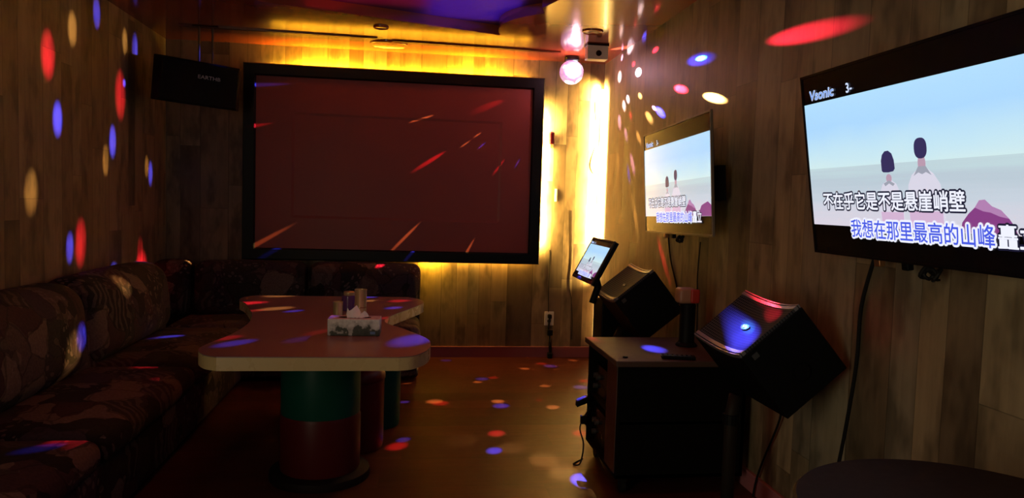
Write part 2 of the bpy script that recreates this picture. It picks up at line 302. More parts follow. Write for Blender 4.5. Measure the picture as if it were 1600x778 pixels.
# ------------------------------------------------------------------ mesh helpers
class MB:
    def __init__(s): s.v = []; s.f = []; s.mi = []
    def add(s, verts, faces, mi=0):
        k = len(s.v); s.v += [tuple(p) for p in verts]; s.f += [tuple(k+i for i in f) for f in faces]; s.mi += [mi]*len(faces)
    def box(s, x0, x1, y0, y1, z0, z1, mi=0):
        s.add([(x0,y0,z0),(x1,y0,z0),(x1,y1,z0),(x0,y1,z0),(x0,y0,z1),(x1,y0,z1),(x1,y1,z1),(x0,y1,z1)],
              [(0,3,2,1),(4,5,6,7),(0,1,5,4),(1,2,6,5),(2,3,7,6),(3,0,4,7)], mi)
    def prism(s, pts, z0, z1, mi=0):
        n = len(pts); s.add([(x,y,z0) for x,y in pts]+[(x,y,z1) for x,y in pts],
              [tuple(range(n-1,-1,-1)), tuple(range(n,2*n))]+[(i,(i+1)%n,n+(i+1)%n,n+i) for i in range(n)], mi)
    def lathe(s, prof, cx=0, cy=0, n=40, mi=0):
        k = len(prof); vs = []
        for (r, z) in prof:
            for i in range(n):
                a = 2*PI*i/n; vs.append((cx+r*math.cos(a), cy+r*math.sin(a), z))
        fs = [(j*n+i, j*n+(i+1)%n, (j+1)*n+(i+1)%n, (j+1)*n+i) for j in range(k-1) for i in range(n)]
        fs += [tuple(range(n-1,-1,-1)), tuple(range((k-1)*n, k*n))]
        s.add(vs, fs, mi)
    def tube(s, pts, r, n=8, mi=0):
        pts = [Vector(p) for p in pts]; vs = []; prev = None
        for i, p in enumerate(pts):
            t = (pts[min(i+1, len(pts)-1)]-pts[max(i-1, 0)]).normalized()
            a = Vector((0,0,1)) if abs(t.z) < 0.95 else Vector((1,0,0))
            if prev is not None: a = prev
            x = (a - t*a.dot(t)).normalized(); prev = x; y = t.cross(x)
            rr = r[i] if isinstance(r, (list, tuple)) else r
            vs += [p + x*rr*math.cos(2*PI*k/n) + y*rr*math.sin(2*PI*k/n) for k in range(n)]
        fs = [(j*n+i, j*n+(i+1)%n, (j+1)*n+(i+1)%n, (j+1)*n+i) for j in range(len(pts)-1) for i in range(n)]
        fs += [tuple(range(n-1,-1,-1)), tuple(range((len(pts)-1)*n, len(pts)*n))]
        s.add(vs, fs, mi)
    def puffy(s, x0, x1, y0, y1, z0, z1, r, bulge=(0,0,0), n=14, fn=None, mi=0):
        """rounded, slightly crowned cushion"""
        h = Vector(((x1-x0)/2, (y1-y0)/2, (z1-z0)/2)); c = Vector(((x0+x1)/2, (y0+y1)/2, (z0+z1)/2))
        def axis(hh):
            k = 5; a = [-hh + r*(1-math.cos(PI/2*i/k)) for i in range(k)]; b = [-(hh-r)+2*(hh-r)*i/n for i in range(n+1)]
            return a + b + [-q for q in reversed(a)]
        idx = {}; vs = []; fs = []
        def vert(p):
            q = Vector([max(-(h[i]-r), min(h[i]-r, p[i])) for i in range(3)]); d = Vector(p)-q
            if d.length > 1e-9:
                # move to the rounded surface
                m = max(abs(d[i]) for i in range(3)); d = d.normalized()*m if m > 0 else d
                q = q + d
            nrm = [q[i]/h[i] for i in range(3)]
            for i in range(3):
                j, k = (i+1) % 3, (i+2) % 3
                q[i] += bulge[i]*nrm[i]*(1-nrm[j]**2)*(1-nrm[k]**2)
            q = q + c
            if fn: q = Vector(fn(q))
            key = tuple(round(t, 6) for t in q)
            if key not in idx: idx[key] = len(vs); vs.append(q)
            return idx[key]
        ax = [axis(h[i]) for i in range(3)]
        for i in range(3):
            j, k = (i+1) % 3, (i+2) % 3
            for sgn in (-1, 1):
                for a in range(len(ax[j])-1):
                    for b in range(len(ax[k])-1):
                        quad = []
                        for (aa, bb) in ((a,b),(a+1,b),(a+1,b+1),(a,b+1)):
                            p = [0,0,0]; p[i] = sgn*h[i]; p[j] = ax[j][aa]; p[k] = ax[k][bb]; quad.append(vert(p))
                        if sgn < 0: quad.reverse()
                        quad2 = [q for n_, q in enumerate(quad) if q not in quad[:n_]]
                        if len(quad2) > 2: fs.append(tuple(quad2))
        s.add(vs, fs, mi)
    def build(s, name, m, parent=None, smooth=False, bevel=0.0, seg=2):
        me = bpy.data.meshes.new(name); me.from_pydata([tuple(v) for v in s.v], [], s.f); 
        bm = bmesh.new(); bm.from_mesh(me)
        bm.faces.ensure_lookup_table()
        for f, k in zip(bm.faces, s.mi): f.material_index = k
        bmesh.ops.recalc_face_normals(bm, faces=bm.faces)
        bm.to_mesh(me); bm.free()
        for x in (m if isinstance(m, (list, tuple)) else [m]): me.materials.append(x)
        o = bpy.data.objects.new(name, me); C.objects.link(o)
        if parent: o.parent = parent
        if bevel:
            b = o.modifiers.new('bevel', 'BEVEL'); b.width = bevel; b.segments = seg; b.limit_method = 'ANGLE'; b.angle_limit = R(40)
        if smooth:
            for p in me.polygons: p.use_smooth = True
            if smooth != 'all':
                try: me.set_sharp_from_angle(angle=R(40))
                except Exception: pass
        return o

def tag(o, label, cat, group=None):
    o['label'] = label; o['category'] = cat
    if group: o['group'] = group
    return o
def thing(name, label, cat, loc=(0,0,0), rotz=0, group=None, matrix=None):
    o = bpy.data.objects.new(name, None); C.objects.link(o); o.empty_display_size = 0.1
    if matrix is not None: o.matrix_world = matrix
    else: o.location = loc; o.rotation_euler = (0, 0, rotz)
    return tag(o, label, cat, group)
def struct(o): o['kind'] = 'structure'; return o
def frame_matrix(x, z, origin):
    """matrix with local X along x, local Z along z; local -Y is the front"""
    x = Vector(x).normalized(); z = Vector(z); z = (z - x*z.dot(x)).normalized(); y = z.cross(x)
    m = Matrix((x, y, z)).transposed().to_4x4(); m.translation = origin; return m
def smooth_path(pts, k=6):
    pts = [Vector(p) for p in pts]; out = []
    for i in range(len(pts)-1):
        p0, p1, p2, p3 = pts[max(i-1,0)], pts[i], pts[i+1], pts[min(i+2,len(pts)-1)]
        for j in range(k):
            t = j/k; out.append(0.5*((2*p1)+(p2-p0)*t+(2*p0-5*p1+4*p2-p3)*t*t+(3*p1-p0-3*p2+p3)*t**3))
    out.append(pts[-1]); return out
def text_geo(body, offset=0.0):
    cu = bpy.data.curves.new('glyphs', 'FONT'); cu.body = body; cu.size = 1.0; cu.offset = offset; cu.resolution_u = 3
    o = bpy.data.objects.new('glyphs', cu); C.objects.link(o)
    bpy.context.view_layer.update()
    dg = bpy.context.evaluated_depsgraph_get(); me = bpy.data.meshes.new_from_object(o.evaluated_get(dg))
    v = [tuple(p.co) for p in me.vertices]; f = [tuple(p.vertices) for p in me.polygons]
    bpy.data.objects.remove(o); bpy.data.curves.remove(cu); bpy.data.meshes.remove(me)
    return v, f
def lettering(name, body, u0, v0, u1, v1, layers, parent, lift=0.0006, slant=0.0):
    """flat lettering fitted to a box in local X/Z, facing local -Y; layers = (offset, material) from back to front"""
    base, _ = text_geo(body); xs = [p[0] for p in base]; ys = [p[1] for p in base]
    sx = (u1-u0)/(max(xs)-min(xs)); sy = (v1-v0)/(max(ys)-min(ys)); x0, y0 = min(xs), min(ys)
    b = MB()
    _, faces = text_geo(body); hgt = v1-v0
    for k, (off, m) in enumerate(layers):                # off = how far this layer swells past the glyph, in glyph heights
        ring = [(0, 0)] + ([(off*hgt*math.cos(a*PI/6), off*hgt*math.sin(a*PI/6)) for a in range(12)] if off else [])
        for dx, dz in ring:
            b.add([(u0+(p[0]-x0)*sx+slant*(p[1]-y0)*sy+dx, -lift*(k+1), v0+(p[1]-y0)*sy+dz) for p in base], faces, k)
    return b.build(name, [m for _, m in layers], parent)

# ================================================================== THE SETTING
b = MB(); b.box(XL-0.1, XR+0.1, -1.4, D+0.1, -0.1, 0); struct(b.build('floor', m_floor))
b = MB(); b.box(XL-0.1, XR+0.1, D, D+0.1, 0, ZC+0.2); struct(b.build('wall_back', m_wall_back))
b = MB(); b.box(XL-0.1, XL, 0.1, D, 0, ZC+0.2); b.box(XL-0.1, XL, -1.2, -0.8, 0, ZC+0.2); b.box(XL-0.1, XL, -0.8, 0.1, 2.15, ZC+0.2); struct(b.build('wall_left', m_wall_side))
b = MB(); b.box(XR, XR+0.1, -1.3, D, 0, ZC+0.2); struct(b.build('wall_right', m_wall_side))
b = MB()                                            # wall behind the viewer
b.box(XL-0.1, XR+0.1, -1.3, -1.2, 0, ZC+0.2)
struct(b.build('wall_front', m_wall_back))
b = MB(); b.box(XL+0.001, XR-0.012, D-0.014, D, 0, 0.085); b.box(XL+0.001, XR-0.012, D-0.018, D, 0.085, 0.095)
struct(b.build('baseboard_back', m_skirt, bevel=0.002))
b = MB(); b.box(XR-0.014, XR, -1.19, D-0.001, 0, 0.085); b.box(XR-0.018, XR, -1.19, D-0.001, 0.085, 0.095)
struct(b.build('baseboard_right', m_skirt, bevel=0.002))

# the dropped red ceiling with its scalloped opening
def arc(p, q, bulge, n=14):
    p, q = Vector(p), Vector(q); d = q-p; nn = Vector((-d.y, d.x))
    return [tuple(p+d*t+nn*bulge*4*t*(1-t)) for t in [i/n for i in range(n)]]
edge = []
edge += arc((0.64, 5.49), (0.84, 4.79), -0.17)
edge += arc((0.84, 4.79), (0.80, 4.66), 0.0, 2) + arc((0.80, 4.66), (0.80, 3.6), 0.10) + arc((0.80, 3.6), (0.9, 2.6), 0.15) + arc((0.9, 2.6), (0.55, 1.5), -0.15)
edge += arc((0.55, 1.5), (-0.9, 1.4), -0.15) + arc((-0.9, 1.4), (-1.35, 2.8), -0.15) + arc((-1.35, 2.8), (-1.25, 4.3), 0.1) + arc((-1.25, 4.3), (-0.95, 4.97), 0.12)
edge += arc((-0.95, 4.97), (0.64, 5.49), -0.008)
from mathutils.geometry import tessellate_polygon
outer = [(XL-0.05, -1.25), (XR+0.05, -1.25), (XR+0.05, D+0.05), (XL-0.05, D+0.05)]
allp = outer + edge
tris = tessellate_polygon([[Vector((*p, 0)) for p in outer], [Vector((*p, 0)) for p in edge]])
b = MB(); n0 = len(allp); H = 0.07
fs = [tuple(t) for t in tris] + [tuple(n0+i for i in t) for t in tris]
ne = len(edge)
fs += [(4+i, 4+(i+1) % ne, n0+4+(i+1) % ne, n0+4+i) for i in range(ne)]
b.add([(x, y, ZC) for x, y in allp]+[(x, y, ZC+H) for x, y in allp], fs)
struct(b.build('ceiling', m_ceil))
b = MB(); b.box(XL-0.05, XR+0.05, -1.25, D+0.05, ZC+H, ZC+H+0.05); o = struct(b.build('ceiling_recess', m_recess))
# narrow access seams in the ceiling
for (xa, ya, xb, yb) in ((-1.7, 5.77, -0.27, 5.81), (-0.16, 5.87, 1.18, 5.91)):
    b = MB(); b.prism([(xa, ya), (xb, yb), (xb, yb+0.018), (xa, ya+0.018)], ZC-0.010, ZC)
    b.prism([(xa, ya+0.06), (xb-0.02, yb+0.06), (xb-0.02, yb+0.066), (xa, ya+0.066)], ZC-0.004, ZC)
    o = struct(b.build('trim_1' if xa < -1 else 'trim_2', mat('red seam strip', (0.10, 0.02, 0.01), 0.3)))
# corner LED channel
b = MB(); b.prism([(XR-0.024, D-0.004), (XR-0.004, D-0.024), (XR-0.002, D-0.002)], 0.10, 2.36)
tag(b.build('led_strip', emission('warm led channel', (1.0, 0.72, 0.32), 1.3)), 'glowing warm white strip light standing in the far right corner of the room', 'strip light')

# ================================================================== PROJECTION SCREEN
t = thing('projection_screen', 'big framed maroon projection screen on the back wall above the sofa', 'projection screen', (-0.115, D-0.14, 0.83))
hw, hh = 1.225, 1.58; fwid, fb = 0.098, 0.095
b = MB()
prof = [(-hw, 0), (hw, 0), (hw, hh), (-hw, hh)]; inn = [(-hw+fwid, fb), (hw-fwid, fb), (hw-fwid, hh-0.098), (-hw+fwid, hh-0.098)]
def rect_frame(b, outer, inner, y0, y1, yi):
    vs = []
    for (x, z) in outer: vs += [(x, y0+0.012, z), (x, y1, z)]
    for k, (x, z) in enumerate(inner): vs += [(x, yi, z), (x, y1, z)]
    # raised face ring slightly inside the outer edge
    cx = sum(p[0] for p in outer)/4; cz = sum(p[1] for p in outer)/4
    for (x, z) in outer: vs.append((x-math.copysign(0.008, x-cx), y0, z-math.copysign(0.008, z-cz)))
    for (x, z) in inner: vs.append((x+math.copysign(0.010, x-cx), y0, z+math.copysign(0.010, z-cz)))
    f = []
    for i in range(4):
        j = (i+1) % 4
        f += [(2*i, 2*j, 2*j+1, 2*i+1), (8+2*i, 8+2*i+1, 8+2*j+1, 8+2*j), (2*i+1, 2*j+1, 8+2*j+1, 8+2*i+1),
              (2*i, 16+i, 16+j, 2*j), (16+i, 20+i, 20+j, 16+j), (20+i, 8+2*i, 8+2*j, 20+j)]
    b.add(vs, f)
rect_frame(b, prof, inn, 0.0, 0.07, 0.02)
b.build('frame', m_frame, t)
# fabric with a faintly pressed inner rectangle
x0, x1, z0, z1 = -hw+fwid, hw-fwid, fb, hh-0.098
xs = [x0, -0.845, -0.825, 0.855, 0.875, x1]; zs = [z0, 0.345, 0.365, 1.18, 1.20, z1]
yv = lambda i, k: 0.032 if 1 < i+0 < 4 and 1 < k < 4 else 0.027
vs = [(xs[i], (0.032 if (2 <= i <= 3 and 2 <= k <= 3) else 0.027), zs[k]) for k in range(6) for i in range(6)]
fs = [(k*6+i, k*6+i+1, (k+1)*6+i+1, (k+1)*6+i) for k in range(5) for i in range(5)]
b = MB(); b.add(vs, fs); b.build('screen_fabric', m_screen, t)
b = MB()
for (xa, xb, za, zb) in ((-1.1, 1.12, 1.535, 1.545), (1.165, 1.175, 0.15, 1.35)): b.box(xa, xb, 0.072, 0.082, za, zb)
b.build('led_tape', m_led, t)
b = MB()
for x in (-0.9, 0.9):
    for z in (0.3, 1.3):
        b = MB(); b.box(x-0.03, x+0.03, 0.07, 0.138, z-0.03, z+0.03); b.build('wall_bracket', m_black, t)

# ================================================================== SOFA
def sofa_back(b, lo, hi, axis):
    pass
t = thing('sofa', 'long patchwork tapestry sofa along the left wall', 'sofa', (-1.55, 3.4, 0))
ox, oy = -1.55, 3.4
def loc(f): return lambda q: (q.x-ox, q.y-oy, q.z)
b = MB(); b.puffy(-1.70, -1.155, 1.5, 5.39, 0.03, 0.30, 0.03, fn=loc(0), n=4); b.build('base', m_fabric, t, smooth=True)
b = MB(); b.puffy(-1.955, -1.66, 1.5, 5.39, 0.03, 0.60, 0.03, fn=loc(0), n=4); b.build('back_frame', m_fabric, t, smooth=True)
for (ya, yb) in ((1.52, 2.94), (2.96, 4.17), (4.19, 5.385)):
    b = MB(); b.puffy(-1.72, -1.13, ya, yb, 0.285, 0.415, 0.055, (0.012, 0.0, 0.028), fn=loc(0)); b.build('seat_cushion', m_fabric, t, smooth='all')
for (ya, yb) in ((1.52, 2.78), (2.80, 4.08), (4.10, 5.385)):
    def lean(q): return (q.x-0.10*(q.z-0.40)-ox, q.y-oy, q.z)
    b = MB(); b.puffy(-1.90, -1.60, ya, yb, 0.41, 0.875, 0.12, (0.035, 0.0, 0.012), fn=lean); b.build('back_cushion', m_fabric, t, smooth='all')

t = thing('sofa', 'patchwork tapestry sofa run below the projection screen, behind the table', 'sofa', (-0.9, 5.8, 0))
ox, oy = -0.9, 5.8
b = MB(); b.puffy(-1.70, 0.09, 5.45, 6.0, 0.03, 0.30, 0.03, fn=loc(0), n=4); b.build('base', m_fabric, t, smooth=True)
b = MB(); b.puffy(-1.955, 0.10, 5.98, 6.19, 0.03, 0.62, 0.03, fn=loc(0), n=4); b.build('back_frame', m_fabric, t, smooth=True)
for (xa, xb) in ((-1.70, -0.82), (-0.80, 0.10)):
    b = MB(); b.puffy(xa, xb, 5.42, 6.0, 0.285, 0.415, 0.055, (0.0, 0.012, 0.025), fn=loc(0)); b.build('seat_cushion', m_fabric, t, smooth='all')
for (xa, xb) in ((-1.95, -1.66), (-1.64, -0.80), (-0.78, 0.10)):
    def lean(q): return (q.x-ox, q.y+0.10*(q.z-0.40)-oy, q.z)
    b = MB(); b.puffy(xa, xb, 5.88, 6.13, 0.41, 0.825, 0.065, (0.0, 0.03, 0.01), fn=lean); b.build('back_cushion', m_fabric, t, smooth='all')

# ================================================================== TABLE
t = thing('table', 'hourglass shaped pinkish laminate table on green and red drum pedestals', 'table', (-0.41, 3.6, 0))
cx, cy = -0.41, 3.6
def curve2(pts, k=8): return [(p.x, p.y) for p in smooth_path([(x, y, 0) for x, y in pts], k)]
right = curve2([(-0.03, 2.955), (0.03, 2.985), (0.085, 3.09), (0.105, 3.24), (0.085, 3.38), (-0.01, 3.60), (-0.11, 3.80), (-0.09, 4.0), (0.0, 4.25), (0.075, 4.45), (0.10, 4.58), (0.07, 4.72), (0.0, 4.80)])
left = curve2([(-0.94, 4.80), (-1.0, 4.72), (-1.0, 4.58), (-0.93, 4.42), (-0.82, 4.05), (-0.775, 3.75), (-0.785, 3.45), (-0.83, 3.22), (-0.835, 3.10), (-0.79, 3.0), (-0.73, 2.955)])
outl = [(x-cx, y-cy) for x, y in right+left]
b = MB(); b.prism(outl, 0.716, 0.720)
b.build('tabletop', m_table, t)
b = MB(); b.prism(outl, 0.664, 0.716); b.build('edge_band', m_edge, t)['label'] = 'tan rounded edge band'
def pedestal(x, y, rp):
    b = MB(); b.lathe([(0.185, 0.318), (0.187, 0.325), (0.187, 0.655), (0.183, 0.664)], x-cx, y-cy, 48)
    p = b.build('pedestal', m_green, t, smooth=True); p['label'] = 'bottle green upper drum'
    b = MB(); b.lathe([(0.187, 0.045), (0.190, 0.055), (0.190, 0.300), (0.184, 0.318)], x-cx, y-cy, 48)
    b.build('lower_drum', m_red, p, smooth=True)['label'] = 'maroon lower drum'
    b = MB(); b.lathe([(rp, 0.0), (rp+0.002, 0.012), (rp-0.002, 0.036), (0.20, 0.045)], x-cx, y-cy, 48)
    b.build('plinth', m_dark, p, smooth=True)
pedestal(-0.405, 3.61, 0.238); pedestal(-0.525, 4.62, 0.212)

def stool(x, y, m, h, label):
    t = thing('stool', label, 'stool', (x, y, 0))
    b = MB(); b.lathe([(0.144, 0.0), (0.154, 0.004), (0.159, 0.03), (0.160, h-0.075)], n=48); b.build('body', m, t, smooth=True)
    b = MB(); b.lathe([(0.161, h-0.075), (0.165, h-0.068), (0.164, h-0.045), (0.152, h-0.018), (0.130, h-0.005), (0.06, h), (0.004, h+0.002)], n=48); b.build('seat', m, t, smooth='all')
stool(-0.275, 4.025, m_red, 0.45, 'maroon vinyl drum stool tucked under the table')
stool(-0.19, 4.43, m_green, 0.52, 'dark green drum stool under the table, behind the maroon stool')

# ================================================================== ON THE TABLE
t = thing('tissue_box', 'printed cardboard tissue box with a white tissue on the table', 'tissue box', (-0.24, 3.465, 0.72), R(-2))
b = MB(); b.box(-0.118, 0.118, -0.055, 0.055, 0.0, 0.078); b.build('box_body', m_box, t, bevel=0.003)
b = MB(); b.prism([(0.075*math.cos(a)*1.0, 0.03*math.sin(a)) for a in [2*PI*i/24 for i in range(24)]], 0.0779, 0.0786)
b.build('opening', m_black, t)
b = MB(); b.box(0.075, 0.098, -0.0562, -0.055, 0.009, 0.021); b.build('printed_square', mat('blue ink', (0.12, 0.2, 0.42), 0.5), t)
# crumpled tissue pulled up through the slot: two leaning folds
b = MB(); random.seed(3)
crest = [(-0.040, 0.012), (-0.036, 0.042), (-0.026, 0.030), (-0.012, 0.040), (0.006, 0.056), (0.016, 0.040), (0.030, 0.020), (0.044, 0.032), (0.056, 0.018), (0.064, 0.003)]
rows = 7; vs = []; nc = len(crest)
for side in (-1, 1):
    for j in range(rows):
        f = j/(rows-1)
        for i, (cx_, cz_) in enumerate(crest):
            bx = -0.034+0.068*i/(nc-1)
            x = bx+(cx_-bx)*f; z = 0.0785+cz_*f**0.8
            y = side*(0.020*(1-f)+0.004*math.sin(i*2.3+j*1.1)*(1-f)) + 0.010*f*math.sin(i*1.7) + 0.003*math.sin(i*3.1+j*2.0+side)
            vs.append((x, y, z))
fs = []
for q in range(2):
    o_ = q*rows*nc
    fs += [(o_+j*nc+i, o_+j*nc+i+1, o_+(j+1)*nc+i+1, o_+(j+1)*nc+i) for j in range(rows-1) for i in range(nc-1)]
b.add(vs, fs); b.build('tissue', m_tissue, t, smooth='all')

def cup(x, y, r, h, label, group=None, m=m_gold, ring=None):
    t = thing('metal_cup', label, 'cup', (x, y, 0.72), group=group)
    b = MB(); b.lathe([(r*0.93, 0), (r*0.97, 0.003), (r, 0.010), (r, h-0.006), (r*1.03, h-0.004), (r*1.03, h), (r*0.95, h), (r*0.93, h-0.012), (0.002, h-0.013)], n=32); b.build('body', m, t, smooth=True)
    if ring:
        b = MB(); b.lathe([(r*1.004, ring-0.003), (r*1.03, ring), (r*1.004, ring+0.003)], n=32); b.build('ring', m_goldred, t, smooth=True)
cup(-0.362, 3.94, 0.025, 0.085, 'short gold coloured metal cup just behind the tissue box')
cup(-0.250, 4.02, 0.032, 0.142, 'tall gold coloured metal cup, the tallest thing on the table', ring=0.046)
t = thing('candle_jar', 'violet glass jar with a gold lid between the two gold cups', 'jar', (-0.325, 4.20, 0.72))
b = MB(); b.lathe([(0.036, 0), (0.040, 0.004), (0.041, 0.06), (0.040, 0.082), (0.036, 0.086)], n=32); b.build('glass', m_purple, t, smooth=True)
b = MB(); b.lathe([(0.030, 0.086), (0.031, 0.088), (0.031, 0.104), (0.027, 0.107), (0.002, 0.108)], n=32); b.build('lid', m_gold, t, smooth=True)

# ================================================================== CABINET WITH AMPLIFIERS
X0, X1, Y0, Y1 = 0.975, 1.60, 3.26, 3.84
t = thing('cabinet', 'black karaoke equipment cabinet on castors with a brown top', 'cabinet', (1.285, 3.55, 0))
cx, cy = 1.285, 3.55
b = MB()
B_ = lambda x0, x1, y0, y1, z0, z1, mi=0: b.box(x0-cx, x1-cx, y0-cy, y1-cy, z0, z1, mi)
B_(X0, X1, Y0, Y0+0.02, 0.08, 0.612); B_(X0, X1, Y1-0.02, Y1, 0.08, 0.612); B_(X1-0.02, X1, Y0, Y1, 0.08, 0.612)
B_(X0, X1, Y0, Y1, 0.08, 0.10); B_(X0+0.01, X1, Y0, Y1, 0.335, 0.352); b.build('carcass', m_cab, t, bevel=0.002)
b = MB(); B_(X0-0.003, X0+0.015, Y0+0.02, Y0+0.19, 0.10, 0.61); b.build('side_panel', m_cabside, t, bevel=0.002)['label'] = 'dark mahogany panel'
b = MB(); B_(X0-0.02, X1+0.015, Y0-0.02, Y1+0.015, 0.612, 0.64); b.build('top', m_cabtop, t, bevel=0.004)
b = MB(); B_(1.50, 1.53, Y0-0.012, Y0, 0.335, 0.36); b.build('handle', m_metal, t, bevel=0.003)
for (x, y) in ((X0+0.05, Y0+0.05), (X1-0.05, Y0+0.05), (X0+0.05, Y1-0.05), (X1-0.05, Y1-0.05)):
    b = MB(); n = 20
    b.tube([(x-cx-0.012, y-cy, 0.03), (x-cx+0.012, y-cy, 0.03)], 0.03, n); b.box(x-cx-0.018, x-cx+0.018, y-cy-0.02, y-cy+0.02, 0.055, 0.08)
    b.build('caster', m_cable, t)
for k, (z, hgt, lab) in enumerate(((0.352, 0.16, 'black amplifier with two knobs on the upper shelf of the cabinet'), (0.10, 0.18, 'black karaoke player on the lower shelf of the cabinet'))):
    a = thing('amplifier' if k == 0 else 'karaoke_player', lab, 'amplifier' if k == 0 else 'player', (1.30, 3.64, z))
    b = MB(); b.box(-0.29, 0.24, -0.17, 0.17, 0.008, hgt); b.box(-0.27, -0.23, -0.15, -0.11, 0, 0.008); b.box(-0.27, -0.23, 0.11, 0.15, 0, 0.008); b.box(0.18, 0.22, -0.15, 0.15, 0, 0.008)
    b.build('case', m_black, a, bevel=0.003)
    b = MB(); b.box(-0.296, -0.29, -0.172, 0.172, 0.006, hgt+0.002); b.build('front_panel', m_blackgloss, a, bevel=0.001)
    for y, z2 in ((0.11, hgt*0.65), (0.06, hgt*0.65), (0.11, hgt*0.3)):
        b = MB(); b.tube([(-0.296, y, z2), (-0.315, y, z2)], 0.014, 16); b.build('knob', m_grey, a)
t = thing('cable', 'thin black cable hanging off the left side of the cabinet to the floor', 'cable', (0.95, 3.7, 0))
b = MB(); b.tube(smooth_path([(0.03, 0.09, 0.27), (-0.03, 0.05, 0.18), (-0.02, 0.0, 0.10), (-0.05, -0.06, 0.02), (-0.075, -0.02, 0.004), (-0.01, 0.05, 0.004)]), 0.004); b.build('cord', m_cable, t)
b = MB(); b.puffy(-0.055, 0.005, 0.03, 0.075, 0.30, 0.335, 0.006, n=3, fn=lambda q: (q.x, q.y, q.z+0.4*(q.x+0.02))); b.build('plug', m_black, t, smooth=True)
b = MB(); b.puffy(-0.025, 0.005, 0.05, 0.08, 0.19, 0.235, 0.006, n=3); b.build('clip', m_black, t, smooth=True)

t = thing('remote_control', 'dark remote control lying on the brown cabinet top', 'remote control', (1.27, 3.205+0.09, 0.64), R(-14))
b = MB(); b.puffy(-0.08, 0.08, -0.022, 0.022, 0, 0.018, 0.006, n=4); b.build('body', m_blackgloss, t, smooth=True)
for i in range(6):
    for j in range(2):
        b = MB(); b.box(-0.066+i*0.022, -0.054+i*0.022, -0.013+j*0.016, -0.004+j*0.016, 0.0175, 0.0195); b.build('button', m_grey, t)
t = thing('knob', 'small dark round puck near the front of the cabinet top', 'puck', (1.02, 3.32, 0.64))
b = MB(); b.lathe([(0.011, 0), (0.012, 0.002), (0.012, 0.006), (0.009, 0.008), (0.002, 0.008)], n=20); b.build('puck', m_black, t, smooth=True)

# small lamp-like head on a black post
t = thing('microphone_holder', 'black post with a small tan head and round red face on the cabinet', 'microphone holder', (1.435, 3.62, 0.64))
b = MB(); b.lathe([(0.055, 0), (0.056, 0.006), (0.05, 0.014), (0.042, 0.02), (0.040, 0.03), (0.040, 0.215), (0.036, 0.222)], n=28); b.build('post', m_black, t, smooth=True)
b = MB(); b.puffy(-0.062, 0.030, -0.042, 0.042, 0.222, 0.302, 0.018, n=4, fn=lambda q: (q.x, q.y, q.z)); b.build('head', m_tan, t, smooth=True)
hd = Vector((0.25, -0.97, 0)).normalized()
b = MB(); b.puffy(-0.004, 0.044, -0.052, -0.036, 0.226, 0.298, 0.010, n=4); b.build('lens', m_redfoam, t, smooth=True)['label'] = 'rounded red face'

# ================================================================== LOUDSPEAKERS
W_, H_, DP = 0.44, 0.295, 0.31
def loudspeaker(mtx, label):
    """local: X across the width, Z up the grille, -Y the grille side; origin at the middle of the front lower edge"""
    t = thing('loudspeaker', label, 'loudspeaker', matrix=mtx, group=None)
    n = 16; dip = 0.030
    cur = lambda s: dip*(1-(2*s-1)**2)
    def shell(z0, z1, y_off, mi=0):
        b = MB(); pts = [(-W_/2+W_*i/n, cur(i/n)+y_off) for i in range(n+1)]
        return b, pts
    b = MB(); pts = [(-W_/2+W_*i/n, cur(i/n)+0.012) for i in range(n+1)] + [(W_/2, DP), (-W_/2, DP)]
    b.prism(pts, 0, H_); b.build('cabinet_body', m_black, t, bevel=0.004)
    b = MB(); f = [(-W_/2+0.008+(W_-0.016)*i/n, cur((0.008+(W_-0.016)*i/n)/W_)) for i in range(n+1)]
    bk = [(x, y+0.013) for x, y in reversed(f)]
    b.prism(f+bk, 0.030, H_-0.030); b.build('grille', m_grille, t)
    for (z0, z1) in ((0.002, 0.008), (0.012, 0.028), (H_-0.028, H_-0.012), (H_-0.008, H_-0.002)):
        b = MB(); f2 = [(x*1.012, y-0.004) for x, y in f]; b.prism(f2+[(x, y+0.02) for x, y in reversed(f2)], z0, z1); b.build('rim', m_rim, t, bevel=0.001)
    b = MB(); b.tube([(0, cur(0.5)-0.004, H_*0.47), (0, cur(0.5)+0.004, H_*0.47)], 0.026, 28)
    for k, p in enumerate(b.v): b.v[k] = (p[0]*1.2, p[1], H_*0.47+(p[2]-H_*0.47)*0.55)
    g = b.build('badge', m_black, t)
    lettering('badge_lettering', 'Vs', -0.020, H_*0.47-0.008, 0.020, H_*0.47+0.008, ((0.0, m_logo),), t).location = (0, cur(0.5)-0.0045, 0)
    for sx in (-1, 1):
        b = MB(); b.tube([(sx*W_/2, 0.20, H_*0.5), (sx*(W_/2+0.012), 0.20, H_*0.5)], 0.03, 20); b.build('side_knob', m_black, t)
    for sx in (-1, 1):
        b = MB(); b.box(sx*W_/2-0.004, sx*W_/2+0.004, 0.03, 0.05, 0.035, 0.06); b.build('corner_screw', m_grey, t)
    return t
def spk_matrix(front_low_mid, ang): # faces -X, tilted upward; width along -Y
    zup = Vector((math.cos(ang), 0, math.sin(ang))); return frame_matrix((0, -1, 0), zup, front_low_mid)
loudspeaker(spk_matrix((1.194, 2.72, 0.822), R(40.5)), 'black loudspeaker with red and blue light on its grille, nearest the viewer')
loudspeaker(spk_matrix((1.178, 4.325, 0.808), R(38.5)), 'black loudspeaker with an unlit grille behind the cabinet, near the tablet')

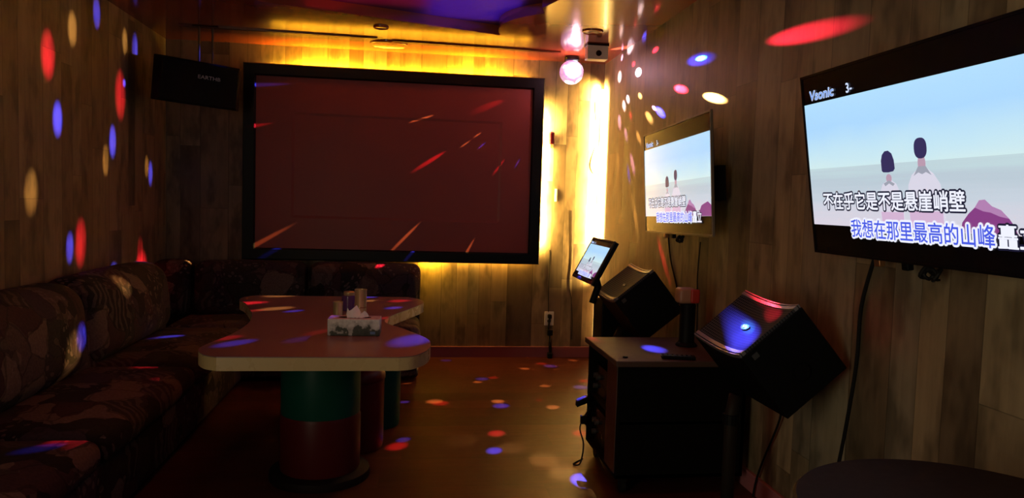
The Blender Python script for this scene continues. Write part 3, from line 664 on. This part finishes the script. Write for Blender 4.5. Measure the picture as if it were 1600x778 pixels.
def speaker_stand(x, y, topx, topz, label, depth=0.36):
    t = thing('speaker_stand', label, 'speaker stand', (x, y, 0))
    b = MB(); b.lathe([(0.17, 0), (0.172, 0.006), (0.16, 0.014), (0.04, 0.024), (0.03, 0.03)], n=36); b.build('base', m_black, t, smooth=True)
    b = MB(); b.tube([(0, 0, 0.02), (0, 0, topz-0.08), (topx-x, 0, topz)], 0.026, 16); b.build('pole', mat('dark bronze tube', (0.016, 0.011, 0.008), 0.6, spec=0.15), t, smooth='all')
    b = MB(); b.tube([(0, 0, topz-0.12), (0, 0, topz-0.08)], 0.034, 16); b.build('collar', m_black, t)
    return t
speaker_stand(1.315, 2.80, 1.33, 0.60, 'black pole stand under the nearest loudspeaker')
speaker_stand(1.27, 4.36, 1.31, 0.60, 'black pole stand under the loudspeaker behind the cabinet')
# low black bass speaker on the floor behind the cabinet
t = thing('bass_speaker', 'slim black bass speaker with slats behind the cabinet, under the tablet', 'bass speaker', (1.30, 4.80, 0))
b = MB(); b.box(-0.03, 0.22, -0.12, 0.12, 0.02, 0.735); b.build('cabinet_body', m_black, t, bevel=0.006)
for k in range(9):
    b = MB(); b.box(0.0, 0.19, -0.127, -0.12, 0.52+k*0.02, 0.527+k*0.02); b.build('slat', m_black, t)
for x in (0.0, 0.2):
    for y in (-0.09, 0.09):
        b = MB(); b.lathe([(0.02, 0), (0.022, 0.02)], x, y, 12); b.build('foot', m_cable, t)

# ================================================================== SCREENS
def picture_material(h):
    m = bpy.data.materials.new('video picture'); m.use_nodes = True; t = NT(m); b = m.node_tree.nodes['Principled BSDF']
    o = t.obj(); c = t.sep(o); v = t.m('DIVIDE', c[2], h)
    n1 = t.noise(t.xyz(t.m('DIVIDE', c[0], h), 0.0, t.m('MULTIPLY', v, 2.4)), 2.2, 2)
    n2 = t.noise(t.xyz(t.m('DIVIDE', c[0], h*2.5), 0.0, t.m('MULTIPLY', v, 14.0)), 2.0, 3)
    vv = t.m('ADD', v, t.m('MULTIPLY', t.m('SUBTRACT', n1, 0.5), 0.10))
    sky = t.ramp(vv, ((0.47, (0.66, 0.85, 0.86)), (0.56, (0.56, 0.80, 0.92)), (0.70, (0.42, 0.70, 1.0)), (0.84, (0.45, 0.74, 1.0))))
    sea = t.ramp(t.m('ADD', v, t.m('MULTIPLY', t.m('SUBTRACT', n2, 0.5), 0.16)), ((0.16, (0.72, 0.66, 0.76)), (0.30, (0.58, 0.65, 0.74)), (0.40, (0.50, 0.60, 0.68)), (0.48, (0.54, 0.70, 0.74))))
    col = t.mix(t.m('GREATER_THAN', v, 0.478), sea, sky)
    b.inputs['Base Color'].default_value = (0.01, 0.01, 0.01, 1); b.inputs['Roughness'].default_value = 0.25
    t.put(b.inputs['Emission Color'], col); b.inputs['Emission Strength'].default_value = TV_E
    return m
e_hair = emission('screen hair', (0.045, 0.035, 0.13), 0.8); e_shirt = emission('screen shirt', (0.70, 0.68, 0.80), 1.0); e_skin = emission('screen skin', (0.55, 0.36, 0.48), 0.9)
e_shade = emission('screen shirt shade', (0.34, 0.36, 0.44), 1.0); e_dress = emission('screen dress', (0.66, 0.46, 0.66), 1.0)
e_rock = emission('screen rock', (0.24, 0.05, 0.23), 1.0); e_rock2 = emission('screen rock light', (0.45, 0.22, 0.45), 1.0)
e_white = emission('screen white', (0.85, 0.87, 1.0), 1.0); e_ink = emission('screen ink', (0.01, 0.01, 0.03), 1.0)
e_blue = emission('screen blue', (0.06, 0.10, 0.75), 1.0); e_blue2 = emission('screen sky blue', (0.10, 0.28, 0.80), 1.0); e_pale = emission('screen pale', (0.62, 0.72, 1.0), 1.0)

def picture(screen, w, h, y, detail=True):
    """video frame in local X/Z with the bottom far corner at the origin, facing -Y; proportions of a 1.18 x 0.66 screen"""
    s = h/0.66; sw = w/1.18
    ym = h
    b = MB(); b.add([(0.008*sw, y, 0.106*s), (w-0.008*sw, y, 0.106*s), (w-0.008*sw, y, 0.556*s), (0.008*sw, y, 0.556*s)], [(0, 1, 2, 3)])
    b.build('picture', picture_material(h), screen)
    L = lambda k: y-0.0005*k
    P = lambda pts, k: [(u*sw, L(k), v*s) for u, v in pts]
    def poly(b, pts, k, mi): b.add(P(pts, k), [tuple(range(len(pts)))], mi)
    def ell(cx, cz, rx, rz, n=20): return [(cx+rx*math.cos(2*PI*i/n), cz+rz*math.sin(2*PI*i/n)) for i in range(n)]
    # rocks
    b = MB()
    poly(b, [(0.768, 0.107), (0.775, 0.135), (0.80, 0.160), (0.825, 0.178), (0.842, 0.198), (0.862, 0.200), (0.885, 0.182), (0.915, 0.172), (0.94, 0.150), (0.958, 0.128), (0.965, 0.107)], 1, 0)
    poly(b, [(0.985, 0.107), (1.0, 0.135), (1.03, 0.165), (1.07, 0.175), (1.12, 0.185), (1.17, 0.165), (1.172, 0.107)], 1, 0)
    poly(b, [(0.825, 0.178), (0.842, 0.198), (0.862, 0.200), (0.885, 0.182), (0.915, 0.172), (0.94, 0.150), (0.91, 0.155), (0.88, 0.165), (0.855, 0.168)], 2, 1)
    b.build('rocks', [e_rock, e_rock2], screen)
    # two people seen from behind
    b = MB()
    poly(b, [(0.425, 0.107), (0.415, 0.16), (0.418, 0.215), (0.438, 0.25), (0.462, 0.262), (0.483, 0.262), (0.505, 0.25), (0.525, 0.215), (0.533, 0.16), (0.532, 0.107)], 1, 0)
    poly(b, [(0.425, 0.107), (0.421, 0.16), (0.531, 0.16), (0.532, 0.107)], 2, 2)
    poly(b, ell(0.472, 0.268, 0.014, 0.014), 2, 3)
    poly(b, [(0.440, 0.293), (0.439, 0.325), (0.446, 0.344), (0.460, 0.355), (0.478, 0.356), (0.494, 0.346), (0.503, 0.325), (0.505, 0.298), (0.497, 0.290), (0.472, 0.287), (0.447, 0.288)], 3, 1)
    poly(b, [(0.445, 0.252), (0.472, 0.262), (0.50, 0.250), (0.49, 0.243), (0.472, 0.252), (0.453, 0.243)], 3, 4)
    b.build('girl_figure', [e_shirt, e_hair, e_dress, e_skin, e_shade], screen)
    b = MB()
    poly(b, [(0.558, 0.107), (0.556, 0.18), (0.562, 0.245), (0.58, 0.275), (0.612, 0.295), (0.645, 0.295), (0.675, 0.276), (0.70, 0.245), (0.712, 0.18), (0.712, 0.107)], 1, 0)
    poly(b, [(0.562, 0.107), (0.559, 0.165), (0.704, 0.165), (0.705, 0.107)], 2, 2)
    poly(b, ell(0.628, 0.308, 0.017, 0.030), 2, 3)
    poly(b, [(0.627+0.028*abs(math.cos(q))**0.8*math.copysign(1, math.cos(q)), 0.354+0.031*abs(math.sin(q))**0.8*math.copysign(1, math.sin(q))) for q in [2*PI*i/24+0.01 for i in range(24)]], 3, 1)
    poly(b, [(0.590, 0.272), (0.612, 0.300), (0.645, 0.300), (0.668, 0.272), (0.645, 0.282), (0.628, 0.276), (0.612, 0.282)], 3, 4)
    b.build('boy_figure', [e_shirt, e_hair, e_dress, e_skin, e_shade], screen)
    # lyric lines and corner mark
    g = bpy.data.objects
    def put(name, body, u0, v0, u1, v1, layers, slant=0.0):
        o = lettering(name, body, u0*sw, v0*s, u1*sw, v1*s, layers, screen, slant=slant); o.location.y = y-0.002
    put('lyric_line', '不在乎它是不是悬崖峭壁', 0.090, 0.166, 0.793, 0.226, ((0.11, e_ink), (0.02, e_white)))
    put('lyric_line', '我想在那里最高的山峰', 0.250, 0.070, 0.892, 0.132, ((0.12, e_white), (0.012, e_blue)))
    put('lyric_line', '矗立', 0.902, 0.072, 1.035, 0.134, ((0.11, e_ink), (0.02, e_white)))
    put('corner_lettering', 'Vsonic', 0.050, 0.568, 0.205, 0.601, ((0.07, e_pale), (0.0, e_blue2)), slant=0.15)
    put('corner_lettering', '3-', 0.282, 0.566, 0.315, 0.598, ((0.03, e_pale),))

def television(mtx, w, h, label, edge_mat, bracket):
    t = thing('television', label, 'television', matrix=mtx)
    b = MB(); b.box(0.004, w-0.004, 0.004, 0.014, 0.004, h-0.004); b.box(w*0.12, w*0.88, 0.014, 0.05, h*0.08, h*0.62); b.build('back_case', m_black, t, bevel=0.002)
    b = MB(); e = 0.007
    b.box(-0.003, e, -0.004, 0.010, -0.003, h+0.003); b.box(w-e, w+0.003, -0.004, 0.010, -0.003, h+0.003)
    b.box(e, w-e, -0.004, 0.010, -0.003, e); b.box(e, w-e, -0.004, 0.010, h-e, h+0.003); b.build('bezel', edge_mat, t, bevel=0.001)
    b = MB(); b.box(e, w-e, 0.0, 0.004, e, h-e); s = b.build('screen', m_blackgloss, t)
    picture(s, w, h, -0.0006)
    b = MB()
    for (x0, x1, y0, y1, z0, z1) in bracket: b.box(x0, x1, y0, y1, z0, z1)
    b.build('wall_bracket', m_black, t, bevel=0.003)
    for k, x in enumerate((0.30*w, 0.42*w)):
        b = MB(); b.puffy(x-0.016, x+0.016, 0.012, 0.035, -0.03, 0.0, 0.004, n=3); b.build('cable_clip', m_black if k else m_goldred, t, smooth=True)
    b = MB(); pts = []
    for k in range(15): pts.append((w*0.46+0.09*k/14, 0.03+0.012*math.sin(k*2.1), -0.02-0.018*math.sin(k*1.3)-0.012))
    b.tube(smooth_path(pts, 3), 0.006); b.box(w*0.475, w*0.53, 0.025, 0.035, -0.052, -0.046); b.build('cable_tangle', m_cable, t)
    return t
vt = Vector((-0.098, 0, 0.65)); ut = Vector((0, -1, 0))
television(frame_matrix(ut, vt, (1.553, 2.645, 1.20)), 1.18, 0.66, 'large wall television showing two people by the sea, nearest the viewer', m_blackgloss,
           [(0.42, 0.76, 0.055, 0.062, 0.15, 0.5)])
us = (Vector((1.515, 3.53, 1.2125))-Vector((1.555, 4.715, 1.186)))
television(frame_matrix(us, (-0.037, 0, 0.63), (1.555, 4.715, 1.187)), 1.185, 0.632, 'smaller looking wall television further back, above the tilted loudspeaker', m_tvedge,
           [(0.35, 1.10, 0.06, 0.075, 0.22, 0.30), (0.98, 1.12, 0.055, 0.10, 0.18, 0.36), (0.5, 0.7, 0.06, 0.12, 0.1, 0.5)])

# touch screen tablet on its stand, tipped back, facing into the room
mt = frame_matrix((0, -1, 0), (0.131, 0, 0.254), (1.046, 4.62, 0.893))
t = thing('touch_screen', 'tilted touch screen tablet with a glowing picture in the far right corner', 'touch screen', matrix=mt)
tw, th = 0.50, 0.285
b = MB(); b.box(0, tw, 0.004, 0.03, 0, th); b.build('back_case', m_black, t, bevel=0.004)
b = MB()
for (x0, x1, z0, z1) in ((0, tw, 0, 0.018), (0, tw, th-0.012, th), (0, 0.014, 0.018, th-0.012), (tw-0.014, tw, 0.018, th-0.012)): b.box(x0, x1, -0.004, 0.006, z0, z1)
b.build('bezel', mat('bronze black plastic', (0.05, 0.035, 0.025), 0.3, 0.3), t, bevel=0.001)
b = MB(); b.box(0.014, tw-0.014, 0.0, 0.004, 0.018, th-0.012); s = b.build('screen', m_blackgloss, t)
picture(s, tw, th, -0.0006)
b = MB(); b.box(tw*0.40, tw*0.60, 0.03, 0.06, 0.02, 0.18); b.tube([(tw*0.5, 0.05, 0.08), (tw*0.5, 0.11, 0.02), (tw*0.5, 0.13, -0.09)], 0.022, 14); b.build('stand_arm', m_black, t)

# ================================================================== WALL SPEAKER, UPPER LEFT
yaw = R(31)
xax = Vector((math.cos(yaw), math.sin(yaw), -0.045)); zax = Vector((0.12*math.sin(yaw), -0.12*math.cos(yaw), 1.0))
mw = frame_matrix(xax, zax, (-1.545, 5.70, 1.99))
t = thing('wall_speaker', 'black speaker with a pale logo hung from the ceiling in the left corner', 'speaker', matrix=mw)
sw_, sh_ = 0.55, 0.315
b = MB(); b.prism([(-sw_/2, 0.0), (sw_/2, 0.0), (sw_/2+0.035, 0.05), (sw_/2-0.05, 0.24), (-sw_/2+0.05, 0.24), (-sw_/2-0.035, 0.05)], 0, sh_); b.build('cabinet_body', m_black, t, bevel=0.006)
b = MB(); b.prism([(-sw_/2+0.01, -0.012), (sw_/2-0.01, -0.012), (sw_/2+0.005, 0.0), (-sw_/2-0.005, 0.0)], 0.012, sh_-0.012); b.build('grille', m_black, t, bevel=0.004)
lettering('logo', 'EARTHB', -0.02, 0.195, 0.138, 0.220, ((0.02, m_logo),), t).location = (0, -0.0125, 0)
inv = mw.inverted()
for (x, y) in ((-1.56, 5.78), (-1.47, 5.80)):
    p0 = inv @ Vector((x, y, ZC)); p1 = inv @ Vector((x, y, 2.26)); b = MB(); b.tube([p0, p1], 0.008, 10); b.build('hanging_rod', mat('dull brass rod', (0.12, 0.09, 0.05), 0.6), t)
p0 = inv @ Vector((-1.515, 5.79, ZC-0.002)); b = MB(); b.box(-0.09, 0.09, -0.03, 0.03, -0.003, 0.003)
for k, p in enumerate(b.v): b.v[k] = tuple(p0+(inv.to_3x3() @ Vector((p[0], p[1], p[2]))))
b.build('ceiling_plate', m_black, t)

# ================================================================== DISCO LAMP AND CEILING FITTINGS
t = thing('disco_lamp', 'glowing pink crystal disco ball lamp hanging by the back wall', 'disco lamp', (1.31, 6.09, 2.45))
bm = bmesh.new(); bmesh.ops.create_icosphere(bm, subdivisions=3, radius=0.1)
me = bpy.data.meshes.new('globe'); bm.to_mesh(me); bm.free()
m = bpy.data.materials.new('lit crystal globe'); m.use_nodes = True; q = NT(m); pb = m.node_tree.nodes['Principled BSDF']
o_ = q.obj(); nz = q.node('ShaderNodeTexVoronoi'); q.put(nz.inputs['Vector'], o_); nz.inputs['Scale'].default_value = 48
lw = q.node('ShaderNodeTexVoronoi'); q.put(lw.inputs['Vector'], o_); lw.inputs['Scale'].default_value = 9
hot = q.m('LESS_THAN', lw.outputs['Distance'], 0.42)
col = q.ramp(q.sep(nz.outputs['Color'])[0], ((0.0, (0.75, 0.18, 0.8)), (0.4, (1.0, 0.35, 0.75)), (0.75, (1.0, 0.75, 1.0)), (1.0, (0.55, 0.25, 1.0))))
q.put(pb.inputs['Emission Color'], q.mix(hot, col, (1.0, 0.9, 1.0))); q.put(pb.inputs['Emission Strength'], q.m('ADD', q.m('MULTIPLY', hot, BALL_E), BALL_E*0.35))
pb.inputs['Roughness'].default_value = 0.1
me.materials.append(m); o = bpy.data.objects.new('globe', me); C.objects.link(o); o.parent = t
b = MB(); b.lathe([(0.045, 0.092), (0.062, 0.096), (0.062, 0.118), (0.05, 0.131)], n=32); b.build('mount', m_blackgloss, t, smooth=True)
t = thing('ceiling_box', 'small white box fixed to the ceiling beside the disco ball', 'junction box', (1.405, 5.62, ZC))
b = MB(); b.box(-0.085, 0.075, -0.05, 0.05, -0.115, 0.0); b.build('housing', m_white, t, bevel=0.006)
b = MB(); b.box(-0.09, 0.08, -0.056, 0.056, -0.012, 0.0); b.build('mounting_plate', m_dark, t, bevel=0.002)
b = MB(); b.tube([(0.0, -0.05, -0.07), (0.0, -0.056, -0.07)], 0.022, 20); b.build('round_window', m_dark, t)
for (x, y, r, lab) in ((-0.23, 5.46, 0.055, 'small round flush ceiling fitting above the screen, nearer the ceiling opening'), (-0.19, 6.04, 0.15, 'wide round flush ceiling disc close to the top of the screen'), (1.26, 5.19, 0.075, 'round flush ceiling fitting in front of the white ceiling box')):
    t = thing('ceiling_fitting', lab, 'ceiling light', (x, y, ZC))
    b = MB(); b.lathe([(r, 0.0), (r, -0.008), (r*0.9, -0.011), (r*0.86, -0.006), (0.003, -0.005)], n=40); b.build('trim_ring', m_ceil, t, smooth=True)

# ================================================================== SMALL THINGS ON THE WALLS
t = thing('wall_outlet', 'white wall outlet with a black plug near the floor', 'outlet', (1.238, D, 0.345))
b = MB(); b.puffy(-0.042, 0.042, -0.008, 0.0, -0.062, 0.062, 0.004, n=3); b.build('cover_plate', m_white, t, smooth=True)
for z in (-0.022, 0.024):
    b = MB(); b.tube([(0, -0.008, z), (0, -0.011, z)], 0.016, 18); b.build('socket', m_grey, t)
t = thing('power_cord', 'black plug and cord running from the wall outlet to the floor', 'cord', (1.238, D-0.02, 0))
b = MB(); b.puffy(-0.016, 0.016, -0.03, 0.006, 0.350, 0.385, 0.006, n=3); b.build('plug', m_cable, t, smooth=True)
b = MB(); b.puffy(-0.02, 0.03, -0.04, 0.0, 0.20, 0.255, 0.008, n=3); b.build('adapter', m_cable, t, smooth=True)
b = MB(); b.puffy(-0.012, 0.03, -0.05, 0.0, 0.0, 0.05, 0.008, n=3); b.build('coupling', m_cable, t, smooth=True)
b = MB()
b.tube(smooth_path([(0, -0.02, 0.355), (-0.01, -0.03, 0.27), (0.0, -0.02, 0.22), (0.015, -0.02, 0.12), (0.02, -0.02, 0.03)]), 0.008)
b.tube(smooth_path([(0.01, -0.02, 0.22), (0.0, -0.03, 0.13), (0.01, -0.03, 0.03)]), 0.007); b.build('lead', m_cable, t)
def wire(pts, r, m, label, kind='cable'):
    p0 = Vector(pts[-1]); b = MB(); b.tube([Vector(p)-p0 for p in smooth_path(pts)], r)
    o = b.build(kind, m); o.location = p0; return tag(o, label, 'cable')
wire([(1.225, D-0.004, 0.95), (1.228, D-0.004, 0.75), (1.224, D-0.004, 0.6), (1.23, D-0.006, 0.40)], 0.003, m_cable, 'thin dark cable running down from the screen to the wall outlet')
wire([(1.405, D-0.004, 1.30), (1.42, D-0.004, 0.9), (1.41, D-0.004, 0.66), (1.435, D-0.004, 0.5), (1.45, D-0.004, 0.30), (1.447, D-0.004, 0.16)], 0.003, m_cable, 'thin dark wavy cable down the back wall, right of the outlet')
wire([(1.585, D-0.006, 2.25), (1.60, D-0.006, 2.10), (1.622, D-0.006, 1.97), (1.60, D-0.006, 1.86), (1.565, D-0.006, 1.72), (1.58, D-0.006, 1.65), (1.612, D-0.006, 1.61)], 0.006, m_cream, 'cream zigzag cable on the back wall beside the corner strip light')
t = thing('wall_hook', 'dark red oval fob hanging on the lit wall right of the screen', 'hanging fob', (1.205, D, 1.92))
b = MB(); b.puffy(-0.024, 0.024, -0.05, -0.008, -0.055, 0.055, 0.019, n=5); b.build('fob', m_darkred, t, smooth='all')
b = MB(); b.tube([(0, 0, -0.02), (0, -0.012, -0.02)], 0.012, 12); b.box(-0.006, 0.006, -0.02, -0.008, -0.085, -0.05); b.build('peg', m_goldred, t)
t = thing('switch_plate', 'narrow pale switch plate at the edge of the screen glow', 'switch', (1.262, D, 1.43))
b = MB(); b.box(-0.010, 0.010, -0.014, 0, -0.055, 0.055); b.build('plate', m_white, t, bevel=0.003)
b = MB(); b.box(-0.005, 0.005, -0.019, -0.014, -0.018, 0.018); b.build('rocker', m_white, t, bevel=0.002)
wire([(XR-0.006, 2.43, 1.20), (XR-0.008, 2.49, 1.01), (XR-0.006, 2.50, 0.81), (XR-0.006, 2.53, 0.61), (XR-0.006, 2.57, 0.41), (XR-0.024, 2.6, 0.2), (XR-0.024, 2.62, 0.006)], 0.007, m_cable, 'black cable hanging down the right wall from the large television')
wire([(XR-0.05, 2.93, 0.60), (XR-0.03, 2.99, 0.44), (XR-0.026, 3.13, 0.20), (XR-0.028, 3.18, 0.09), (XR-0.03, 3.2, 0.005)], 0.005, m_cable, 'brown lead hanging from the nearest loudspeaker to the skirting')
wire([(XR-0.006, 4.57, 1.19), (XR-0.006, 4.50, 1.02), (XR-0.006, 4.38, 0.87), (XR-0.006, 4.33, 0.76)], 0.005, m_cable, 'dark curved cable between the smaller looking television and the loudspeaker behind the cabinet')
wire([(XR-0.006, 4.03, 1.16), (XR-0.006, 4.05, 0.95), (XR-0.006, 4.03, 0.80), (XR-0.006, 4.02, 0.5), (XR-0.006, 4.02, 0.2)], 0.004, m_cable, 'straight dark cable on the right wall behind the red faced microphone holder')

# ================================================================== ROUND TABLE, LOWER RIGHT
t = thing('round_table', 'dark brown round bar table by the right wall, nearest the viewer', 'bar table', (1.235, 1.40, 0))
b = MB(); b.lathe([(0.34, 0.655), (0.365, 0.658), (0.376, 0.668), (0.377, 0.692), (0.370, 0.700), (0.003, 0.700)], n=72); b.build('tabletop', m_rtable, t, smooth=True)
b = MB(); b.lathe([(0.045, 0.03), (0.035, 0.06), (0.035, 0.63), (0.12, 0.655)], n=32); b.build('column', m_black, t, smooth=True)
b = MB(); b.lathe([(0.24, 0.0), (0.245, 0.008), (0.20, 0.022), (0.05, 0.035)], n=48); b.build('base', m_black, t, smooth=True)
